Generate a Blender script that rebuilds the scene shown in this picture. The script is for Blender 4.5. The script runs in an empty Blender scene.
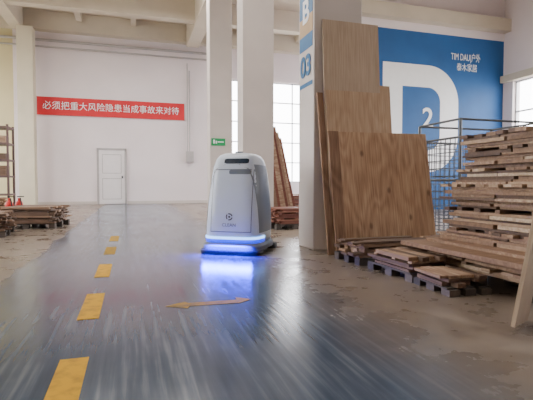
import bpy, bmesh, math, random
from mathutils import Vector, Matrix, Euler
random.seed(7)
D = bpy.data
col = bpy.context.scene.collection

# ---------------------------------------------------------------- materials
def newmat(name):
    m = D.materials.new(name); m.use_nodes = True
    nt = m.node_tree; b = nt.nodes["Principled BSDF"]
    return m, nt, b
def ramp(nt, stops):
    r = nt.nodes.new("ShaderNodeValToRGB"); cr = r.color_ramp
    while len(cr.elements) < len(stops): cr.elements.new(0.5)
    for e, (p, c) in zip(cr.elements, stops):
        e.position = p; e.color = (*c, 1)
    return r
def plain(name, c, rough=0.5, metal=0.0, emit=None, es=0, var=0.06, scale=6, bump=0.0):
    m, nt, b = newmat(name)
    tc = nt.nodes.new("ShaderNodeTexCoord"); n = nt.nodes.new("ShaderNodeTexNoise")
    n.inputs["Scale"].default_value = scale; n.inputs["Detail"].default_value = 6
    nt.links.new(tc.outputs["Object"], n.inputs["Vector"])
    r = ramp(nt, [(0.3, tuple(max(0, v*(1-var)) for v in c)), (0.7, tuple(min(1, v*(1+var)) for v in c))])
    nt.links.new(n.outputs["Fac"], r.inputs["Fac"]); nt.links.new(r.outputs["Color"], b.inputs["Base Color"])
    b.inputs["Roughness"].default_value = rough; b.inputs["Metallic"].default_value = metal
    if emit:
        b.inputs["Emission Color"].default_value = (*emit, 1); b.inputs["Emission Strength"].default_value = es
    return m
def wood(name, stops, grain=(1.2, 14, 14), rough=0.65, isl=0.62):
    m, nt, b = newmat(name)
    tc = nt.nodes.new("ShaderNodeTexCoord"); mp = nt.nodes.new("ShaderNodeMapping")
    mp.inputs["Scale"].default_value = grain
    n = nt.nodes.new("ShaderNodeTexNoise"); n.inputs["Scale"].default_value = 2.0; n.inputs["Detail"].default_value = 8
    n.inputs["Distortion"].default_value = 0.6
    nt.links.new(tc.outputs["Object"], mp.inputs["Vector"]); nt.links.new(mp.outputs["Vector"], n.inputs["Vector"])
    g = nt.nodes.new("ShaderNodeNewGeometry")
    mx = nt.nodes.new("ShaderNodeMath"); mx.operation = 'MULTIPLY_ADD'
    nt.links.new(n.outputs["Fac"], mx.inputs[0]); mx.inputs[1].default_value = 0.6
    ad = nt.nodes.new("ShaderNodeMath"); ad.operation = 'MULTIPLY'; ad.inputs[1].default_value = isl
    nt.links.new(g.outputs["Random Per Island"], ad.inputs[0]); nt.links.new(ad.outputs[0], mx.inputs[2])
    r = ramp(nt, stops)
    nt.links.new(mx.outputs[0], r.inputs["Fac"]); nt.links.new(r.outputs["Color"], b.inputs["Base Color"])
    b.inputs["Roughness"].default_value = rough
    bp = nt.nodes.new("ShaderNodeBump"); bp.inputs["Strength"].default_value = 0.15; bp.inputs["Distance"].default_value = 0.005
    nt.links.new(n.outputs["Fac"], bp.inputs["Height"]); nt.links.new(bp.outputs["Normal"], b.inputs["Normal"])
    return m
def plywood(name, dark, mid, light, seed=0.0, knots=True, amp=0.08):
    m, nt, b = newmat(name); N = nt.nodes.new; L = nt.links.new
    tc = N("ShaderNodeTexCoord"); mp = N("ShaderNodeMapping"); mp.inputs["Location"].default_value = (seed, 0, seed*0.7); mp.inputs["Scale"].default_value = (1, 1, 0.28)
    L(tc.outputs["Object"], mp.inputs[0])
    nz = N("ShaderNodeTexNoise"); nz.inputs["Scale"].default_value = 2.2; nz.inputs["Detail"].default_value = 2; L(mp.outputs[0], nz.inputs["Vector"])
    ml = N("ShaderNodeMath"); ml.operation = 'MULTIPLY'; ml.inputs[1].default_value = 75; L(nz.outputs["Fac"], ml.inputs[0])
    sn = N("ShaderNodeMath"); sn.operation = 'SINE'; L(ml.outputs[0], sn.inputs[0])
    mp2 = N("ShaderNodeMapping"); mp2.inputs["Scale"].default_value = (30, 1, 1.2); L(tc.outputs["Object"], mp2.inputs[0])
    n2 = N("ShaderNodeTexNoise"); n2.inputs["Scale"].default_value = 2; n2.inputs["Detail"].default_value = 6; L(mp2.outputs[0], n2.inputs["Vector"])
    n3 = N("ShaderNodeTexNoise"); n3.inputs["Scale"].default_value = 1.6; n3.inputs["Detail"].default_value = 3; L(tc.outputs["Object"], n3.inputs["Vector"])
    a1 = N("ShaderNodeMath"); a1.operation = 'MULTIPLY_ADD'; L(sn.outputs[0], a1.inputs[0]); a1.inputs[1].default_value = amp; L(n2.outputs["Fac"], a1.inputs[2])
    a2 = N("ShaderNodeMath"); a2.operation = 'MULTIPLY_ADD'; L(n3.outputs["Fac"], a2.inputs[0]); a2.inputs[1].default_value = 0.5; L(a1.outputs[0], a2.inputs[2])
    r = ramp(nt, [(0.45, dark), (0.72, mid), (0.98, light)]); L(a2.outputs[0], r.inputs["Fac"])
    if knots:
        sx = N("ShaderNodeSeparateXYZ"); L(tc.outputs["Object"], sx.inputs[0])
        cm = N("ShaderNodeCombineXYZ"); L(sx.outputs["X"], cm.inputs["X"])
        zz = N("ShaderNodeMath"); zz.operation = 'MULTIPLY'; zz.inputs[1].default_value = 0.6; L(sx.outputs["Z"], zz.inputs[0]); L(zz.outputs[0], cm.inputs["Y"])
        vo = N("ShaderNodeTexVoronoi"); vo.voronoi_dimensions = '2D'; vo.inputs["Scale"].default_value = 2.6; L(cm.outputs[0], vo.inputs["Vector"])
        kr = N("ShaderNodeMapRange"); kr.inputs["From Min"].default_value = 0.03; kr.inputs["From Max"].default_value = 0.085; kr.inputs["To Min"].default_value = 0.7; kr.inputs["To Max"].default_value = 0.0
        L(vo.outputs["Distance"], kr.inputs["Value"])
        mx = N("ShaderNodeMix"); mx.data_type = 'RGBA'; L(kr.outputs[0], mx.inputs["Factor"]); L(r.outputs[0], mx.inputs[6]); mx.inputs[7].default_value = (0.12, 0.055, 0.025, 1)
        L(mx.outputs[2], b.inputs["Base Color"])
    else: L(r.outputs[0], b.inputs["Base Color"])
    b.inputs["Roughness"].default_value = 0.6
    return m

M_wall = plain("painted_plaster", (0.80, 0.72, 0.73), 0.75, var=0.04, scale=0.7)
M_wallwarm = plain("warm_plaster", (0.68, 0.60, 0.36), 0.8, var=0.05, scale=0.8)
M_colm = plain("column_paint", (0.60, 0.54, 0.50), 0.6, var=0.06, scale=1.5)
M_cream = plain("cream_column_paint", (0.62, 0.56, 0.42), 0.6, var=0.06, scale=1.5)
M_ceil = plain("ceiling_concrete", (0.56, 0.48, 0.38), 0.9, var=0.08, scale=1.0)
M_beam = plain("beam_concrete", (0.62, 0.55, 0.44), 0.85, var=0.06, scale=1.2)
M_red = plain("red_banner_cloth", (0.62, 0.015, 0.025), 0.6, var=0.08, scale=2)
M_white = plain("white_paint", (0.86, 0.88, 0.90), 0.55, var=0.02)
M_blue = plain("blue_wall_paint", (0.008, 0.095, 0.30), 0.6, var=0.12, scale=1.3)
M_bluesign = plain("blue_sign", (0.02, 0.14, 0.32), 0.5)
M_tan = plain("tan_sign", (0.50, 0.34, 0.18), 0.6)
M_door = plain("door_paint", (0.80, 0.76, 0.76), 0.5, var=0.02)
M_dark = plain("dark_frame", (0.10, 0.10, 0.11), 0.5)
M_frame = plain("window_frame_metal", (0.55, 0.56, 0.58), 0.4, 0.2)
M_steel = plain("galvanised_wire", (0.11, 0.12, 0.13), 0.45, 0.5)
M_rack = plain("rack_steel", (0.13, 0.08, 0.08), 0.5, 0.3)
M_pipe = plain("conduit_grey", (0.45, 0.42, 0.41), 0.5, 0.2)
M_redmetal = plain("red_extinguisher", (0.60, 0.02, 0.015), 0.3)
M_black = plain("black_rubber", (0.015, 0.016, 0.02), 0.5)
M_green = plain("exit_sign_green", (0.01, 0.28, 0.09), 0.4, emit=(0.02, 0.75, 0.25), es=0.08)
M_robw = plain("robot_white_plastic", (0.64, 0.72, 0.84), 0.28, var=0.015)
M_robg = plain("robot_grey_plastic", (0.17, 0.20, 0.25), 0.35, var=0.02)
M_screen = plain("robot_screen", (0.02, 0.035, 0.06), 0.12)
M_led = plain("led_strip", (0.5, 0.7, 1.0), 0.3, emit=(0.22, 0.5, 1.0), es=3.5)
M_ledb = plain("led_strip_blue", (0.02, 0.05, 1.0), 0.3, emit=(0.0, 0.03, 1.0), es=1.6)
M_tube = plain("lamp_tube", (0.9, 0.9, 0.9), 0.4, emit=(1, 0.96, 0.9), es=3)
M_ground = plain("outdoor_ground", (0.45, 0.44, 0.40), 0.9)

W_pale = wood("pale_timber", [(0.1, (0.10, 0.053, 0.032)), (0.45, (0.26, 0.155, 0.092)), (0.8, (0.46, 0.32, 0.205)), (1.0, (0.66, 0.53, 0.39))])
W_dark = wood("dark_timber", [(0.1, (0.04, 0.024, 0.018)), (0.5, (0.13, 0.075, 0.048)), (0.85, (0.31, 0.19, 0.12)), (1.0, (0.52, 0.38, 0.26))])
W_pal = wood("pallet_wood_grey", [(0.1, (0.025, 0.022, 0.02)), (0.7, (0.07, 0.057, 0.048)), (1.0, (0.14, 0.11, 0.095))])
W_red = wood("red_brown_timber", [(0.1, (0.06, 0.016, 0.011)), (0.6, (0.17, 0.05, 0.032)), (1.0, (0.34, 0.16, 0.10))])
W_plyA = plywood("plywood_orange", (0.25, 0.13, 0.066), (0.43, 0.26, 0.148), (0.57, 0.39, 0.24), 1.3)
W_plyB = plywood("plywood_pale", (0.36, 0.225, 0.135), (0.49, 0.335, 0.21), (0.59, 0.43, 0.29), 4.1, False, 0.06)
W_plyC = plywood("plywood_grey", (0.36, 0.26, 0.18), (0.46, 0.35, 0.25), (0.54, 0.42, 0.31), 7.7, False, 0.03)
W_brown = plywood("brown_board", (0.12, 0.058, 0.028), (0.23, 0.125, 0.07), (0.35, 0.21, 0.125), 2.2, False)

def floor_material():
    m, nt, b = newmat("warehouse_floor"); N = nt.nodes.new; L = nt.links.new
    tc = N("ShaderNodeTexCoord"); sep = N("ShaderNodeSeparateXYZ"); L(tc.outputs["Object"], sep.inputs[0])
    ne = N("ShaderNodeTexNoise"); ne.inputs["Scale"].default_value = 1.2; ne.inputs["Detail"].default_value = 2; L(tc.outputs["Object"], ne.inputs["Vector"])
    off = N("ShaderNodeMath"); off.operation = 'MULTIPLY_ADD'; L(ne.outputs["Fac"], off.inputs[0]); off.inputs[1].default_value = 0.25; L(sep.outputs["X"], off.inputs[2])
    a = N("ShaderNodeMapRange"); a.inputs["From Min"].default_value = -0.96; a.inputs["From Max"].default_value = -0.86; L(off.outputs[0], a.inputs["Value"])
    c = N("ShaderNodeMapRange"); c.inputs["From Min"].default_value = 1.10; c.inputs["From Max"].default_value = 1.75
    c.inputs["To Min"].default_value = 1.0; c.inputs["To Max"].default_value = 0.0; L(off.outputs[0], c.inputs["Value"])
    mk = N("ShaderNodeMath"); mk.operation = 'MULTIPLY'; L(a.outputs[0], mk.inputs[0]); L(c.outputs[0], mk.inputs[1])
    mp = N("ShaderNodeMapping"); mp.inputs["Scale"].default_value = (12, 0.5, 1); L(tc.outputs["Object"], mp.inputs[0])
    ns = N("ShaderNodeTexNoise"); ns.inputs["Scale"].default_value = 2.5; ns.inputs["Detail"].default_value = 6; L(mp.outputs[0], ns.inputs["Vector"])
    nb = N("ShaderNodeTexNoise"); nb.inputs["Scale"].default_value = 1.3; nb.inputs["Detail"].default_value = 7; L(tc.outputs["Object"], nb.inputs["Vector"])
    sm = N("ShaderNodeMath"); sm.operation = 'MULTIPLY_ADD'; L(ns.outputs["Fac"], sm.inputs[0]); sm.inputs[1].default_value = 0.55
    sb = N("ShaderNodeMath"); sb.operation = 'MULTIPLY'; sb.inputs[1].default_value = 0.45; L(nb.outputs["Fac"], sb.inputs[0]); L(sb.outputs[0], sm.inputs[2])
    lane = ramp(nt, [(0.3, (0.028, 0.050, 0.084)), (0.5, (0.046, 0.075, 0.118)), (0.66, (0.11, 0.145, 0.19))]); L(sm.outputs[0], lane.inputs["Fac"])
    nc = N("ShaderNodeTexNoise"); nc.inputs["Scale"].default_value = 3.0; nc.inputs["Detail"].default_value = 8; nc.inputs["Roughness"].default_value = 0.6; L(tc.outputs["Object"], nc.inputs["Vector"])
    conc = ramp(nt, [(0.25, (0.12, 0.095, 0.074)), (0.5, (0.175, 0.14, 0.11)), (0.75, (0.28, 0.23, 0.185))]); L(nc.outputs["Fac"], conc.inputs["Fac"])
    mix = N("ShaderNodeMix"); mix.data_type = 'RGBA'; L(mk.outputs[0], mix.inputs["Factor"]); L(conc.outputs[0], mix.inputs[6]); L(lane.outputs[0], mix.inputs[7])
    L(mix.outputs[2], b.inputs["Base Color"])
    r1 = N("ShaderNodeMapRange"); r1.inputs["From Min"].default_value = 0.3; r1.inputs["From Max"].default_value = 0.7
    r1.inputs["To Min"].default_value = 0.10; r1.inputs["To Max"].default_value = 0.25; L(sm.outputs[0], r1.inputs["Value"])
    r2 = N("ShaderNodeMapRange"); r2.inputs["From Min"].default_value = 0.3; r2.inputs["From Max"].default_value = 0.7
    r2.inputs["To Min"].default_value = 0.20; r2.inputs["To Max"].default_value = 0.42; L(nc.outputs["Fac"], r2.inputs["Value"])
    mr = N("ShaderNodeMix"); mr.data_type = 'FLOAT'; L(mk.outputs[0], mr.inputs[0]); L(r2.outputs[0], mr.inputs[2]); L(r1.outputs[0], mr.inputs[3])
    L(mr.outputs[0], b.inputs["Roughness"])
    bp = N("ShaderNodeBump"); bp.inputs["Strength"].default_value = 0.08; bp.inputs["Distance"].default_value = 0.01
    L(ns.outputs["Fac"], bp.inputs["Height"]); L(bp.outputs["Normal"], b.inputs["Normal"])
    return m
M_floor = floor_material()
def worn(name, c, base, lo, hi):
    m, nt, b = newmat(name); N = nt.nodes.new; L = nt.links.new
    tc = N("ShaderNodeTexCoord"); n = N("ShaderNodeTexNoise"); n.inputs["Scale"].default_value = 14; n.inputs["Detail"].default_value = 10
    L(tc.outputs["Object"], n.inputs["Vector"]); r = ramp(nt, [(lo, c), (hi, base)]); L(n.outputs["Fac"], r.inputs["Fac"])
    L(r.outputs[0], b.inputs["Base Color"]); b.inputs["Roughness"].default_value = 0.6; b.inputs["Specular IOR Level"].default_value = 0.12
    return m
M_yel = worn("worn_yellow_paint", (0.66, 0.36, 0.012), (0.38, 0.21, 0.03), 0.45, 0.75)
M_yelf = worn("faded_yellow_paint", (0.40, 0.23, 0.012), (0.22, 0.15, 0.04), 0.42, 0.66)

# ---------------------------------------------------------------- mesh builder
class MB:
    def __init__(s): s.v = []; s.f = []; s.m = []; s.mats = []
    def mi(s, mat):
        if mat not in s.mats: s.mats.append(mat)
        return s.mats.index(mat)
    def add(s, vs, fs, mat):
        o = len(s.v); s.v += [tuple(x) for x in vs]; k = s.mi(mat)
        for f in fs: s.f.append([i+o for i in f]); s.m.append(k)
    def box(s, c, d, mat, rot=None):
        x, y, z = d[0]/2, d[1]/2, d[2]/2
        vs = [Vector((a, b_, e)) for a in (-x, x) for b_ in (-y, y) for e in (-z, z)]
        if rot is not None: vs = [rot @ q for q in vs]
        vs = [q + Vector(c) for q in vs]
        s.add(vs, [(0,1,3,2),(4,6,7,5),(0,4,5,1),(2,3,7,6),(0,2,6,4),(1,5,7,3)], mat)
    def b2(s, p, q, mat):
        s.box([(p[i]+q[i])/2 for i in range(3)], [abs(q[i]-p[i]) for i in range(3)], mat)
    def cyl(s, p, q, r, mat, n=12, r2=None):
        p = Vector(p); q = Vector(q); r2 = r if r2 is None else r2
        z = (q-p).normalized(); a = z.orthogonal().normalized(); b_ = z.cross(a)
        vs = []
        for c, rr in ((p, r), (q, r2)):
            for i in range(n):
                t = 2*math.pi*i/n; vs.append(c + (a*math.cos(t)+b_*math.sin(t))*rr)
        fs = [(i, (i+1) % n, n+(i+1) % n, n+i) for i in range(n)] + [tuple(range(n-1, -1, -1)), tuple(range(n, 2*n))]
        s.add(vs, fs, mat)
    def loft(s, rings, mat, cap=True):
        n = len(rings[0]); vs = [p for r in rings for p in r]; fs = []
        for k in range(len(rings)-1):
            for i in range(n): fs.append((k*n+i, k*n+(i+1) % n, (k+1)*n+(i+1) % n, (k+1)*n+i))
        if cap: fs += [tuple(range(n-1, -1, -1)), tuple((len(rings)-1)*n+i for i in range(n))]
        s.add(vs, fs, mat)
    def obj(s, name, loc=(0,0,0), rz=0, parent=None, smooth=False, bevel=0):
        me = D.meshes.new(name); me.from_pydata(s.v, [], s.f)
        for m in s.mats: me.materials.append(m)
        for p, k in zip(me.polygons, s.m): p.material_index = k; p.use_smooth = smooth
        bm = bmesh.new(); bm.from_mesh(me); bmesh.ops.recalc_face_normals(bm, faces=bm.faces); bm.to_mesh(me); bm.free()
        me.update()
        o = D.objects.new(name, me); col.objects.link(o); o.location = loc; o.rotation_euler = (0, 0, rz)
        if parent: o.parent = parent
        if bevel:
            md = o.modifiers.new("bevel", 'BEVEL'); md.width = bevel; md.segments = 2; md.limit_method = 'ANGLE'
        return o
def empty(name, loc=(0,0,0), rz=0):
    e = D.objects.new(name, None); col.objects.link(e); e.location = loc; e.rotation_euler = (0, 0, rz); e.empty_display_size = 0.1
    return e
def text(name, s, size, loc, rot, mat, parent=None, ext=0.004, width=None, bold=0.0):
    cu = D.curves.new(name, 'FONT'); cu.body = s; cu.size = size; cu.extrude = ext; cu.align_x = 'CENTER'; cu.align_y = 'CENTER'; cu.offset = bold
    cu.materials.append(mat)
    o = D.objects.new(name, cu); col.objects.link(o); o.location = loc; o.rotation_euler = rot
    if parent: o.parent = parent
    bpy.context.view_layer.update()
    if width and o.dimensions.x > 0:
        k = width/o.dimensions.x; o.scale = (k, 1, 1)
    return o
FRONT = (math.pi/2, 0, 0)
def R3(rx, ry, rz): return Euler((rx, ry, rz)).to_matrix()

# ---------------------------------------------------------------- room shell
def wall(name, axis, at, th, u0, u1, z0, z1, holes, mat):
    mb = MB()
    us = sorted({u0, u1, *[h[0] for h in holes], *[h[1] for h in holes]})
    zs = sorted({z0, z1, *[h[2] for h in holes], *[h[3] for h in holes]})
    for i in range(len(us)-1):
        for j in range(len(zs)-1):
            cu, cz = (us[i]+us[i+1])/2, (zs[j]+zs[j+1])/2
            if any(h[0] < cu < h[1] and h[2] < cz < h[3] for h in holes): continue
            if axis == 'y': mb.b2((us[i], at, zs[j]), (us[i+1], at+th, zs[j+1]), mat)
            else: mb.b2((at, us[i], zs[j]), (at+th, us[i+1], zs[j+1]), mat)
    return mb.obj(name)
H = 7.4
mb = MB(); mb.b2((-8.3, -8.3, -0.2), (12.3, 19.3, 0), M_floor); mb.obj("floor")
mb = MB(); mb.b2((-60, -60, -0.5), (80, 90, -0.21), M_ground); mb.obj("outdoor_ground")
mb = MB(); mb.b2((-8.3, -8.3, H), (12.3, 19.3, H+0.2), M_ceil); mb.obj("ceiling")
backholes = [(4.2, 5.6, 0.9, 5.4), (6.1, 9.0, 0.9, 5.4), (9.6, 11.6, 0.9, 5.4)]
wall("wall_back", 'y', 19.0, 0.3, -4.3, 12.3, 0, H, backholes, M_wall)
wall("wall_back_bay", 'y', 19.0, 0.3, -8, -4.3, 0, H, [], M_wallwarm)
rightholes = [(1.0, 3.6, 1.2, 4.2), (4.2, 7.6, 1.2, 4.2), (8.2, 11.6, 1.2, 4.2), (13.0, 18, 1.2, 4.6)]
wall("wall_right", 'x', 12.0, 0.3, -8, 19.0, 0, H, rightholes, M_wall)
leftholes = [(4, 7.5, 1.2, 5), (9, 12, 1.2, 5), (13.5, 17.5, 1.2, 5)]
wall("wall_left", 'x', -8.3, 0.3, -8, 19.3, 0, H, leftholes, M_wallwarm)
wall("wall_front", 'y', -8.3, 0.3, -8, 12.3, 0, H, [], M_wall)
mb = MB(); mb.b2((6.0, 12.0, 0), (12.0, 12.25, 5.6), M_blue); mb.b2((6.0, 11.98, 5.6), (12.0, 12.27, H), M_wall)
mb.b2((6.0, 11.7, 5.85), (12.0, 11.98, 6.25), M_beam)
mb.obj("wall_partition")
def window(name, axis, at, u0, u1, z0, z1, nu, nz):
    mb = MB(); t = 0.045
    def bar(ua, ub, za, zb):
        if axis == 'y': mb.b2((ua, at, za), (ub, at+0.07, zb), M_frame)
        else: mb.b2((at, ua, za), (at+0.07, ub, zb), M_frame)
    for i in range(nu+1):
        u = u0+(u1-u0)*i/nu; u = min(max(u, u0+t/2), u1-t/2); bar(u-t/2, u+t/2, z0, z1)
    for j in range(nz+1):
        z = z0+(z1-z0)*j/nz; z = min(max(z, z0+t/2), z1-t/2); bar(u0, u1, z-t/2, z+t/2)
    mb.obj(name)
k = 1
for h in backholes: window(f"window_{k}", 'y', 19.12, h[0], h[1], h[2], h[3], 3, 5); k += 1
for h in rightholes: window(f"window_{k}", 'x', 12.12, h[0], h[1], h[2], h[3], 4, 3); k += 1
for h in leftholes: window(f"window_{k}", 'x', -8.2, h[0], h[1], h[2], h[3], 4, 3); k += 1
mb = MB()
mb.b2((-8, 18.65, 6.7), (12, 19.0, H), M_beam)
for y in (3.5, 9.0, 16.0): mb.b2((-8, y, 6.65), (12, y+0.35, H), M_beam)
mb.b2((2.2, -2.9, 6.5), (2.7, 18.6, H), M_beam)
mb.b2((-4.25, -2.9, 6.6), (-3.85, 18.6, H), M_beam)
for x in (-2, 0, 4.5, 7, 9.5): mb.b2((x, -2.9, 7.1), (x+0.2, 18.6, H), M_beam)
mb.obj("trim_1")
mb = MB(); mb.b2((11.85, 0, 4.2), (12.0, 11.98, 4.42), M_beam); mb.obj("trim_2")
mb = MB(); mb.b2((-3.7, 18.97, 0), (-1.38, 19.0, 0.12), M_colm); mb.b2((-0.2, 18.97, 0), (12, 19.0, 0.12), M_colm); mb.obj("baseboard_back")

mb = MB()
for z, r in ((6.35, 0.05), (6.1, 0.035)): mb.cyl((-7.9, 18.85, z), (3.3, 18.85, z), r, M_pipe)
mb.obj("water_pipe")
mb = MB()
mb.cyl((2.35, 18.92, 1.9), (2.35, 18.92, 5.6), 0.03, M_pipe); mb.cyl((2.26, 18.92, 2.0), (2.26, 18.92, 5.9), 0.02, M_pipe)
mb.b2((2.2, 18.8, 1.75), (2.5, 18.98, 2.2), M_pipe)
mb.obj("electrical_conduit")

mb = MB()
mb.b2((-1.36, 18.93, 0), (-1.28, 18.99, 2.25), M_pipe); mb.b2((-0.30, 18.93, 0), (-0.22, 18.99, 2.25), M_pipe); mb.b2((-1.36, 18.93, 2.19), (-0.22, 18.99, 2.27), M_pipe)
mb.b2((-1.28, 18.955, 0.02), (-0.30, 18.985, 2.19), M_door)
for (a, b_, c, d_) in ((-1.16, -0.42, 1.25, 2.02), (-1.16, -0.42, 0.2, 1.05)):
    mb.b2((a, 18.94, c), (b_, 18.957, c+0.02), M_pipe); mb.b2((a, 18.94, d_-0.02), (b_, 18.957, d_), M_pipe)
    mb.b2((a, 18.94, c), (a+0.02, 18.957, d_), M_pipe); mb.b2((b_-0.02, 18.94, c), (b_, 18.957, d_), M_pipe)
mb.b2((-0.42, 18.90, 1.05), (-0.36, 18.96, 1.15), M_dark)
mb.obj("door_1")

ban = empty("red_banner", (-0.69, 18.95, 3.86))
mb = MB(); n = 40
rf = [[(-2.82+5.64*i/n, 0.012*math.sin(i*0.9)-0.005, z) for z in (-0.35, 0.35)] for i in range(n+1)]
mb.add([p for r in rf for p in r], [(2*i, 2*i+2, 2*i+3, 2*i+1) for i in range(n)], M_red)
for sx in (-2.82, 2.82): mb.cyl((sx, 0, -0.36), (sx, 0, 0.36), 0.015, M_pipe)
mb.obj("cloth", parent=ban)
text("lettering", "必须把重大风险隐患当成事故来对待", 0.34, (0, -0.03, 0), FRONT, M_white, ban, ext=0.003, width=5.2, bold=0.0)

sg = empty("painted_wall_sign", (0, 11.99, 0))
def dshape(x0, x1, z0, z1, r, k=14):
    pts = [(x0, z0), (x1-r, z0)]
    for i in range(1, k+1):
        t = -math.pi/2+math.pi/2*i/k; pts.append((x1-r+r*math.cos(t), z0+r+r*math.sin(t)))
    for i in range(k+1):
        t = math.pi/2*i/k; pts.append((x1-r+r*math.cos(t), z1-r+r*math.sin(t)))
    pts.append((x0, z1)); return pts
def letterD(x0, x1, z0, z1, r, s):
    o = dshape(x0, x1, z0, z1, r); i_ = dshape(x0+s, x1-s, z0+s, z1-s, max(r-s, 0.05)*1.0)
    mb = MB(); n = len(o)
    vs = [(x, 0, z) for x, z in o]+[(x, 0, z) for x, z in i_]
    mb.add(vs, [(i, (i+1) % n, n+(i+1) % n, n+i) for i in range(n)], M_white); return mb
letterD(7.38, 10.18, 1.2, 4.58, 1.15, 0.70).obj("letter_d", parent=sg)
text("numeral", "2", 0.85, (9.02, -0.004, 2.90), FRONT, M_white, sg, bold=0.014, ext=0.003)
text("lettering_top", "TIM DAU|户外", 0.30, (10.45, -0.004, 4.93), FRONT, M_white, sg, width=1.15, bold=0.0, ext=0.003)
text("lettering_bottom", "泰木家居", 0.27, (10.5, -0.004, 4.60), FRONT, M_white, sg, width=0.8, bold=0.0, ext=0.003)

def column(y, label=True, name="concrete_column"):
    e = empty(name, (2.45, y+0.25, 0))
    mb = MB(); mb.b2((-0.325, -0.25, 0), (0.325, 0.25, 6.5), M_colm); mb.obj("shaft", parent=e, bevel=0.012)
    if label:
        mb = MB()
        mb.b2((-0.331, -0.21, 2.93), (-0.326, 0.21, 3.32), M_bluesign); mb.b2((-0.331, -0.21, 2.52), (-0.326, 0.21, 2.70), M_bluesign)
        mb.b2((-0.331, -0.21, 2.70), (-0.326, 0.21, 2.93), M_tan)
        mb.b2((-0.331, -0.21, 2.05), (-0.326, 0.21, 2.10), M_bluesign)
        mb.obj("sign_panel", parent=e)
        rot = (math.pi/2, 0, -math.pi/2)
        text("row_letter", "B", 0.40, (-0.334, 0, 2.98), rot, M_white, e, bold=0.01, ext=0.002)
        text("row_number", "03", 0.36, (-0.334, 0, 2.30), rot, M_bluesign, e, bold=0.01, ext=0.002)
    return e
column(5.0); column(8.6, False); column(12.5, False)
mb = MB(); mb.b2((-3.98, 18.1, 0), (-3.45, 18.6, 6.6), M_cream); mb.obj("concrete_column", bevel=0.01)
mb = MB(); mb.b2((-0.2, -0.02, -0.1), (0.2, 0.018, 0.1), M_green)
mb.b2((-0.15, -0.025, -0.05), (-0.10, -0.02, 0.06), M_white); mb.b2((-0.02, -0.025, -0.015), (0.15, -0.02, 0.015), M_white)
mb.b2((-0.08, -0.025, -0.05), (-0.04, -0.02, 0.03), M_white)
mb.obj("exit_sign", (2.36, 12.475, 2.02))

# ---------------------------------------------------------------- lane marks
mb = MB()
for y0 in (0.29, 1.56, 2.84, 4.10, 5.4, 6.65):
    mb.b2((-0.33, y0, 0.0005), (-0.205, y0+0.65, 0.003), M_yel if y0 < 5 else M_yelf)
mb.obj("lane_marking")
mb = MB()
z = 0.002
mb.add([(0.20, 2.99, z), (0.34, 3.07, z), (0.36, 3.03, z), (0.70, 3.02, z), (0.70, 3.10, z), (0.80, 3.00, z), (0.70, 2.93, z), (0.36, 2.95, z), (0.34, 2.90, z)], [tuple(range(9))], M_yelf)
mb.obj("floor_arrow_marking")

# ---------------------------------------------------------------- robot
rb = empty("floor_cleaning_robot", (1.27, 5.30, 0), math.radians(-33))
prof = [(0.13, .335, -.37, .36), (0.20, .345, -.385, .37), (0.35, .342, -.375, .375), (0.55, .334, -.35, .37), (0.75, .318, -.32, .36),
        (0.92, .298, -.292, .35), (1.04, .278, -.27, .335), (1.12, .252, -.24, .31), (1.165, .220, -.20, .275), (1.19, .17, -.14, .22), (1.20, .09, -.05, .13)]
def interp(z):
    for a, b_ in zip(prof, prof[1:]):
        if a[0] <= z <= b_[0]:
            t = (z-a[0])/(b_[0]-a[0]); return tuple(a[i]+(b_[i]-a[i])*t for i in range(1, 4))
    return prof[0][1:] if z < prof[0][0] else prof[-1][1:]
def ring(z, hw, y0, y1, n=64, e=4.5, grow=0):
    cy = (y0+y1)/2; hy = (y1-y0)/2+grow; hw += grow; out = []
    for i in range(n):
        t = 2*math.pi*i/n; c, s_ = math.cos(t), math.sin(t)
        out.append((math.copysign(abs(c)**(2/e), c)*hw, cy+math.copysign(abs(s_)**(2/e), s_)*hy, z))
    return out
mb = MB(); mb.loft([ring(*p) for p in prof], M_robw); mb.obj("body_shell", parent=rb, smooth=True)
mb = MB(); mb.loft([ring(z, .35+g, -.40-g, .37, e=5) for z, g in ((0.045, .0), (0.05, .015), (0.10, .02), (0.135, 0.0))], M_robg); mb.obj("chassis", parent=rb, smooth=False)
mb = MB(); mb.loft([ring(z, .36+g, -.43-g, -.10, e=5) for z, g in ((0.0, 0), (0.035, 0.01), (0.05, 0.01), (0.06, -0.01))], M_black)
mb.loft([ring(z, .38+g, .25, .42, e=5) for z, g in ((0.0, 0), (0.05, 0), (0.07, -0.01))], M_black)
mb.obj("brush_deck", parent=rb)
def band(z0, z1, a0, a1, mat, name, grow=0.004, n=40, e=4.5):
    mb = MB(); rows = []
    for z in (z0, z1):
        hw, y0, y1 = interp(z); cy = (y0+y1)/2; hy = (y1-y0)/2+grow; hw += grow
        row = []
        for i in range(n+1):
            t = a0+(a1-a0)*i/n; c, s_ = math.cos(t), math.sin(t)
            row.append((math.copysign(abs(c)**(2/e), c)*hw, cy+math.copysign(abs(s_)**(2/e), s_)*hy, z))
        rows.append(row)
    mb.add(rows[0]+rows[1], [(i, i+1, n+2+i, n+1+i) for i in range(n)], mat)
    return mb.obj(name, parent=rb, smooth=True)
band(0.180, 0.208, math.radians(182), math.radians(358), M_led, "led_strip_bright", 0.008)
band(0.138, 0.172, math.radians(182), math.radians(358), M_ledb, "led_strip_blue", 0.010)
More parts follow.
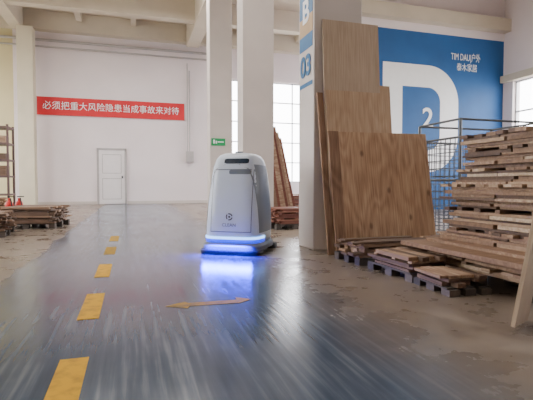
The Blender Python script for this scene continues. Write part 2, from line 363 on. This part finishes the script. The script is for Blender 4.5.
def patch(x0, x1, z0, z1, mat, name, off=0.006, nx=10, nz=8, e=4.5, r=0.0):
    mb = MB(); vs = []
    for j in range(nz+1):
        z = z0+(z1-z0)*j/nz; hw, y0, y1 = interp(z); cy = (y0+y1)/2; hy = (y1-y0)/2+off
        ins = r*(1-math.sqrt(max(0, 1-(2*j/nz-1)**6)))
        for i in range(nx+1):
            x = (x0+ins)+(x1-x0-2*ins)*i/nx
            y = cy-hy*(max(0, 1-abs(x/(hw+off))**e))**(1/e); vs.append((x, y, z))
    w = nx+1
    mb.add(vs, [(j*w+i, j*w+i+1, (j+1)*w+i+1, (j+1)*w+i) for j in range(nz) for i in range(nx)], mat)
    return mb.obj(name, parent=rb, smooth=True)
patch(-0.10, 0.20, 1.060, 1.120, M_screen, "display", 0.006, r=0.03)
patch(-0.215, 0.235, 0.985, 0.995, M_robg, "seam_top", 0.003)
patch(-0.03, 0.235, 0.935, 0.985, M_robg, "sensor_recess", 0.003, r=0.02)
patch(-0.235, -0.228, 0.27, 0.99, M_robg, "seam_left", 0.002, nx=2, nz=20)
patch(0.255, 0.262, 0.27, 0.99, M_robg, "seam_right", 0.002, nx=2, nz=20)
patch(-0.235, 0.262, 0.262, 0.270, M_robg, "seam_bottom", 0.003)
mb = MB()
def sidep(zz):
    vs = []
    for z in zz:
        hw, y0, y1 = interp(z); cy = (y0+y1)/2; hy = (y1-y0)/2
        for k in range(9):
            y = -0.27+(0.54)*k/8
            vs.append(((hw+0.004)*(max(0, 1-abs((y-cy)/(hy+.004))**4.5))**(1/4.5), y, z))
    return vs
vs = sidep([0.25+i*(0.80/16) for i in range(17)])
for sg_ in (1, -1):
    mb.add([(v[0]*sg_, v[1], v[2]) for v in vs], [(j*9+i, j*9+i+1, (j+1)*9+i+1, (j+1)*9+i) for j in range(16) for i in range(8)], M_robg)
mb.obj("side_panel", parent=rb, smooth=True)
mb = MB(); cz = 0.44; hw, y0, y1 = interp(cz); yy = y0-0.008
R0, R1 = 0.028, 0.042
for seg in range(3):
    a0 = seg*2*math.pi/3+0.2; a1 = a0+2*math.pi/3-0.4; vs = []
    for i in range(9):
        t = a0+(a1-a0)*i/8
        for R_ in (R0, R1): vs.append((R_*math.cos(t), yy, cz+R_*math.sin(t)))
    mb.add(vs, [(2*i, 2*i+2, 2*i+3, 2*i+1) for i in range(8)], M_dark)
mb.add([(0.013*math.cos(t*math.pi/6), yy, cz+0.013*math.sin(t*math.pi/6)) for t in range(12)], [tuple(range(12))], M_dark)
mb.obj("emblem", parent=rb)
hw, y0, y1 = interp(0.34)
text("body_lettering", "CLEAN", 0.055, (0, y0-0.008, 0.345), FRONT, M_robg, rb, ext=0.001)
mb = MB()
for sx in (-1, 1): mb.cyl((sx*0.24, 0.12, 0.09), (sx*0.30, 0.12, 0.09), 0.09, M_black, 20)
mb.obj("wheels", parent=rb)
mb = MB(); mb.cyl((0, -0.02, 1.19), (0, -0.02, 1.215), 0.05, M_robg, 20); mb.obj("lidar", parent=rb)
def area(name, loc, rot, sx, sy, e, c, parent=None, spread=None):
    l = D.lights.new(name, 'AREA'); l.shape = 'RECTANGLE'; l.size = sx; l.size_y = sy; l.energy = e; l.color = c
    if spread: l.spread = spread
    o = D.objects.new(name, l); col.objects.link(o); o.location = loc; o.rotation_euler = rot
    if parent: o.parent = parent
    return o
area("front_blue_light", (0.0, -0.46, 0.15), (math.radians(-28), 0, 0), 0.6, 0.06, 50, (0.0, 0.01, 1.0), rb)

# ---------------------------------------------------------------- leaning boards
def board(name, x0, x1, ybot, ytop, L_, mat, th=0.018, skew=0.0):
    ang = math.asin((ytop-ybot)/L_)
    mb = MB(); w = x1-x0
    mb.box((0, 0, L_/2), (w, th, L_), mat)
    o = mb.obj(name); o.rotation_euler = (-ang, skew, 0); o.location = ((x0+x1)/2, ybot, 0.004+abs(math.sin(skew))*w/2)
    return o
board("plywood_sheet", 2.22, 2.98, 4.76, 4.975, 2.82, W_plyC)
board("plywood_sheet", 2.24, 3.12, 4.69, 4.92, 2.06, W_plyB)
board("plywood_sheet", 2.28, 3.62, 4.60, 4.84, 1.46, W_plyA, skew=math.radians(-0.6))
board("timber_plank", 2.14, 2.215, 4.60, 4.95, 1.95, W_brown, th=0.03)
board("timber_plank", 2.20, 2.33, 4.50, 4.76, 1.46, W_brown, th=0.03)

# ---------------------------------------------------------------- timber stacks
def stack(name, loc, rz, L_, Wd, layers, mat, jit=0.12, lenvar=0.25, th=(0.018, 0.035), pw=(0.07, 0.14), base_h=0.10, pm=None):
    """planks run along local X"""
    pm = pm or W_pal; mb = MB()
    for sx in (-0.45, 0, 0.45):
        for sy in (-0.42, 0, 0.42): mb.box((sx*L_, sy*Wd, base_h*0.4), (0.10, 0.09, base_h*0.8), pm)
    for sy in (-0.42, 0, 0.42): mb.box((0, sy*Wd, base_h*0.9), (L_, 0.10, base_h*0.2), pm)
    z = base_h
    for k in range(layers):
        t = random.uniform(*th); y = -Wd/2; sep = (k % 4 == 3)
        if sep:
            for sx in (-0.38, 0.0, 0.38): mb.box((sx*L_+random.uniform(-.05, .05), 0, z+0.011), (0.05, Wd*0.95, 0.022), mat)
            z += 0.022
        while y < Wd/2-0.03:
            w = random.uniform(*pw); l = L_*(1-random.random()*lenvar); dx = random.uniform(-jit, jit)*0.7
            if random.random() < 0.93:
                mb.box((dx, y+w/2+random.uniform(-.008, .008), z+t/2), (l, w*0.94, t*0.97), mat, R3(0, 0, random.uniform(-0.03, 0.03)))
            y += w
        z += t+0.001
    return mb.obj(name, loc, rz)
def big_stack():
    mb = MB(); rr = random.Random(21)
    mats = (W_dark, W_pale, W_dark, W_pale, W_dark)
    def tier(x0, x1, y0, y1, z, n, th, jit, sepk=5):
        k = 0; cross = False
        for k in range(n):
            t = rr.uniform(*th); mat = rr.choice(mats)
            if k % sepk == sepk-1:    # short cross pieces between bundles, ends poke out on the aisle side
                y = y0+0.02
                while y < y1-0.02:
                    w = rr.uniform(0.05, 0.12)
                    if rr.random() < 0.8: mb.box(((x0+x1)/2+rr.uniform(-.06, .02), y+w/2, z+t/2), ((x1-x0)*rr.uniform(.92, 1.12), w*0.92, t*0.96), mat, R3(0, 0, rr.uniform(-.06, .06)))
                    y += w*rr.uniform(1.0, 1.6)
            else:
                x = x0+rr.uniform(-jit, jit)*0.7; sh = rr.uniform(-jit, jit)
                while x < x1-0.02:
                    w = rr.uniform(0.06, 0.13)
                    if x < x0+0.15 and rr.random() < 0.6:   # outer row made of two shorter lengths
                        cut = rr.uniform(0.35, 0.65); Lt = y1-y0
                        for (a, b_) in ((0, cut-0.01), (cut+0.01, rr.uniform(0.95, 1.06))):
                            mb.box((x+w/2+rr.uniform(-.015, .015), y0+Lt*(a+b_)/2+sh, z+t/2), (w*0.95, Lt*(b_-a), t*0.96), rr.choice(mats), R3(0, 0, rr.uniform(-.03, .03)))
                    else:
                        l = (y1-y0)*rr.uniform(0.82, 1.03)
                        mb.box((x+w/2, (y0+y1)/2+sh+rr.uniform(-jit, jit), z+t/2), (w*0.95, l, t*0.96), mat, R3(0, 0, rr.uniform(-.035, .035)))
                    x += w
            z += t
        return z
    for y in (2.35, 2.9, 3.4):
        for x in (2.68, 3.05, 3.4): mb.box((x, y, 0.04), (0.1, 0.1, 0.08), W_pal)
        mb.box((3.03, y, 0.09), (0.85, 0.1, 0.02), W_pal)
    z = tier(2.66, 3.45, 2.25, 3.5, 0.10, 6, (0.018, 0.030), 0.05, 3)
    mb.box((2.98, 2.94, z+0.018), (1.00, 1.45, 0.036), W_pale, R3(0, 0, 0.03))
    mb.box((3.06, 2.92, z+0.050), (0.76, 1.30, 0.025), W_dark, R3(0, 0, -0.02)); z += 0.064
    for (x0, x1, y0, y1, n) in ((2.84, 3.5, 2.25, 3.50, 7), (2.88, 3.5, 2.3, 3.44, 8), (2.84, 3.5, 2.3, 3.48, 6), (2.92, 3.5, 2.35, 3.40, 7), (2.96, 3.5, 2.4, 3.34, 5), (2.94, 3.45, 2.3, 3.38, 5)):
        z = tier(x0, x1, y0, y1, z, n, (0.016, 0.034), 0.05)
    return mb.obj("timber_stack"), z
o, ztop = big_stack(); print("stack top", ztop)
HP = math.pi/2
stack("timber_stack", (2.62, 4.18, 0), 0.05, 0.95, 0.50, 5, W_dark, base_h=0.08)
stack("timber_stack", (3.35, 4.05, 0), -0.08, 0.42, 0.5, 5, W_pale, base_h=0.08)
stack("timber_stack", (2.38, 3.45, 0), HP+0.04, 0.64, 0.34, 4, W_dark, base_h=0.08, jit=0.05)
stack("timber_stack", (2.38, 2.86, 0), HP-0.06, 0.42, 0.32, 3, W_dark, base_h=0.06, jit=0.04)
stack("timber_stack", (-2.55, 8.0, 0), 0.1, 1.3, 1.0, 9, W_dark)
stack("timber_stack", (-1.80, 9.4, 0), -0.15, 1.0, 1.0, 9, W_dark)
stack("timber_stack", (-3.4, 11.5, 0), 0.1, 1.2, 1.0, 12, W_pale)
stack("timber_stack", (2.80, 7.75, 0), 0.1, 0.75, 0.6, 10, W_red, jit=0.06)
stack("timber_stack", (3.55, 10.2, 0), 0.2, 1.2, 0.8, 14, W_red)
stack("timber_stack", (4.2, 12.9, 0), 0.0, 1.6, 1.0, 12, W_pale)
mb = MB()
for i in range(8):
    x = 2.98+i*0.075; y = 9.22+0.035*i; L_ = 2.7-0.12*i
    mb.box((x-0.12, y, L_/2*0.985+0.03), (0.085, 0.03, L_), (W_dark, W_red, W_dark)[i % 3], R3(0, math.radians(-9-i*0.5), 0))
mb.obj("leaning_planks")
mb = MB(); mb.box((0, 0, 0.6), (0.022, 0.26, 1.2), W_plyC)
o = mb.obj("timber_plank"); o.rotation_euler = (math.radians(-4), math.radians(8), math.radians(-62)); o.location = (2.12, 1.97, 0.02)

def cage(name, x0, x1, y0, y1, z0, z1):
    mb = MB(); zm = z1-0.22
    for x in (x0, x1):
        for y in (y0, y1): mb.cyl((x, y, 0), (x, y, z1), 0.02, M_steel, 8)
    for z in (z0, (z0+z1)/2, zm, z1):
        for y in (y0, y1): mb.cyl((x0, y, z), (x1, y, z), 0.014, M_steel, 8)
        for x in (x0, x1): mb.cyl((x, y0, z), (x, y1, z), 0.014, M_steel, 8)
    n = int((x1-x0)/0.08)
    for i in range(1, n):
        for y in (y0, y1): mb.cyl((x0+(x1-x0)*i/n, y, z0), (x0+(x1-x0)*i/n, y, zm), 0.006, M_steel, 6)
    n = int((y1-y0)/0.08)
    for i in range(1, n):
        for x in (x0, x1): mb.cyl((x, y0+(y1-y0)*i/n, z0), (x, y0+(y1-y0)*i/n, zm), 0.006, M_steel, 6)
    zz = z0+0.1
    while zz < zm-0.02:
        for y in (y0, y1): mb.cyl((x0, y, zz), (x1, y, zz), 0.006, M_steel, 6)
        for x in (x0, x1): mb.cyl((x, y0, zz), (x, y1, zz), 0.006, M_steel, 6)
        zz += 0.1
    mb.b2((x0, y0, z0-0.02), (x1, y1, z0), M_steel)
    return mb.obj(name)
cage("wire_mesh_cage", 3.86, 5.10, 4.5, 5.3, 0.12, 1.62)

mb = MB()
for x in (-5.0, -3.25):
    for y in (13.6, 14.2): mb.b2((x-0.025, y-0.025, 0), (x+0.025, y+0.025, 2.45), M_rack)
for z in (0.5, 1.0, 1.45, 1.9, 2.35): mb.b2((-5.03, 13.57, z), (-3.22, 14.23, z+0.05), M_rack)
for z in (1.05, 1.5, 1.95):
    for i in range(5): mb.b2((-4.9+i*0.33, 13.7, z), (-4.65+i*0.33, 14.1, z+random.uniform(0.12, 0.3)), W_dark)
mb.obj("storage_rack")
for x, y in ((-2.50, 10.5), (-2.34, 10.62)):
    mb = MB(); prof2 = [(0, .07), (0.02, .08), (0.38, .08), (0.44, .06), (0.47, .025), (0.52, .025)]
    mb.loft([[(r*math.cos(2*math.pi*i/20), r*math.sin(2*math.pi*i/20), z) for i in range(20)] for z, r in prof2], M_redmetal)
    mb.box((0.03, 0, 0.55), (0.13, 0.03, 0.02), M_black); mb.cyl((0.03, -0.03, 0.52), (0.09, -0.09, 0.25), 0.012, M_black)
    mb.obj("fire_extinguisher", (x, y, 0))

def lamp(x, y, e):
    p = empty("ceiling_lamp", (x, y, 6.9))
    mb = MB(); mb.b2((-0.65, -0.10, 0.0), (0.65, 0.10, 0.06), M_frame); mb.cyl((-0.6, -0.05, -0.02), (0.6, -0.05, -0.02), 0.015, M_tube); mb.cyl((-0.6, 0.05, -0.02), (0.6, 0.05, -0.02), 0.015, M_tube)
    mb.cyl((-0.5, 0, 0.06), (-0.5, 0, 0.49), 0.006, M_dark, 6); mb.cyl((0.5, 0, 0.06), (0.5, 0, 0.49), 0.006, M_dark, 6)
    mb.obj("fixture", parent=p)
    area("tube_light", (0, 0, -0.05), (0, 0, 0), 1.3, 0.25, e, (1, 0.94, 0.89), p)
for x in (-5.8, -1.0, 1.2, 6.0, 8.8):
    for y, e in ((1.5, 38), (7.0, 80), (13.0, 160)): lamp(x, y, e)

s = D.lights.new("sun", 'SUN'); s.energy = 7.0; s.angle = math.radians(2); s.color = (1, 0.88, 0.72)
so = D.objects.new("sun", s); col.objects.link(so)
so.rotation_euler = Vector((-0.86, -0.38, -0.36)).to_track_quat('-Z', 'Y').to_euler(); so.location = (20, 20, 12)

w = D.worlds.new("World"); bpy.context.scene.world = w; w.use_nodes = True
bg = w.node_tree.nodes["Background"]; bg.inputs[0].default_value = (0.97, 0.97, 1.0, 1); bg.inputs[1].default_value = 14.0

cd = D.cameras.new("camera"); cam = D.objects.new("camera", cd); col.objects.link(cam)
cd.sensor_width = 36; cd.lens = 36*440/533; cd.clip_end = 300
cam.location = (0, 0, 0.82)
cam.rotation_euler = (math.radians(90-2.08), 0, -math.radians(16.94))
bpy.context.scene.camera = cam
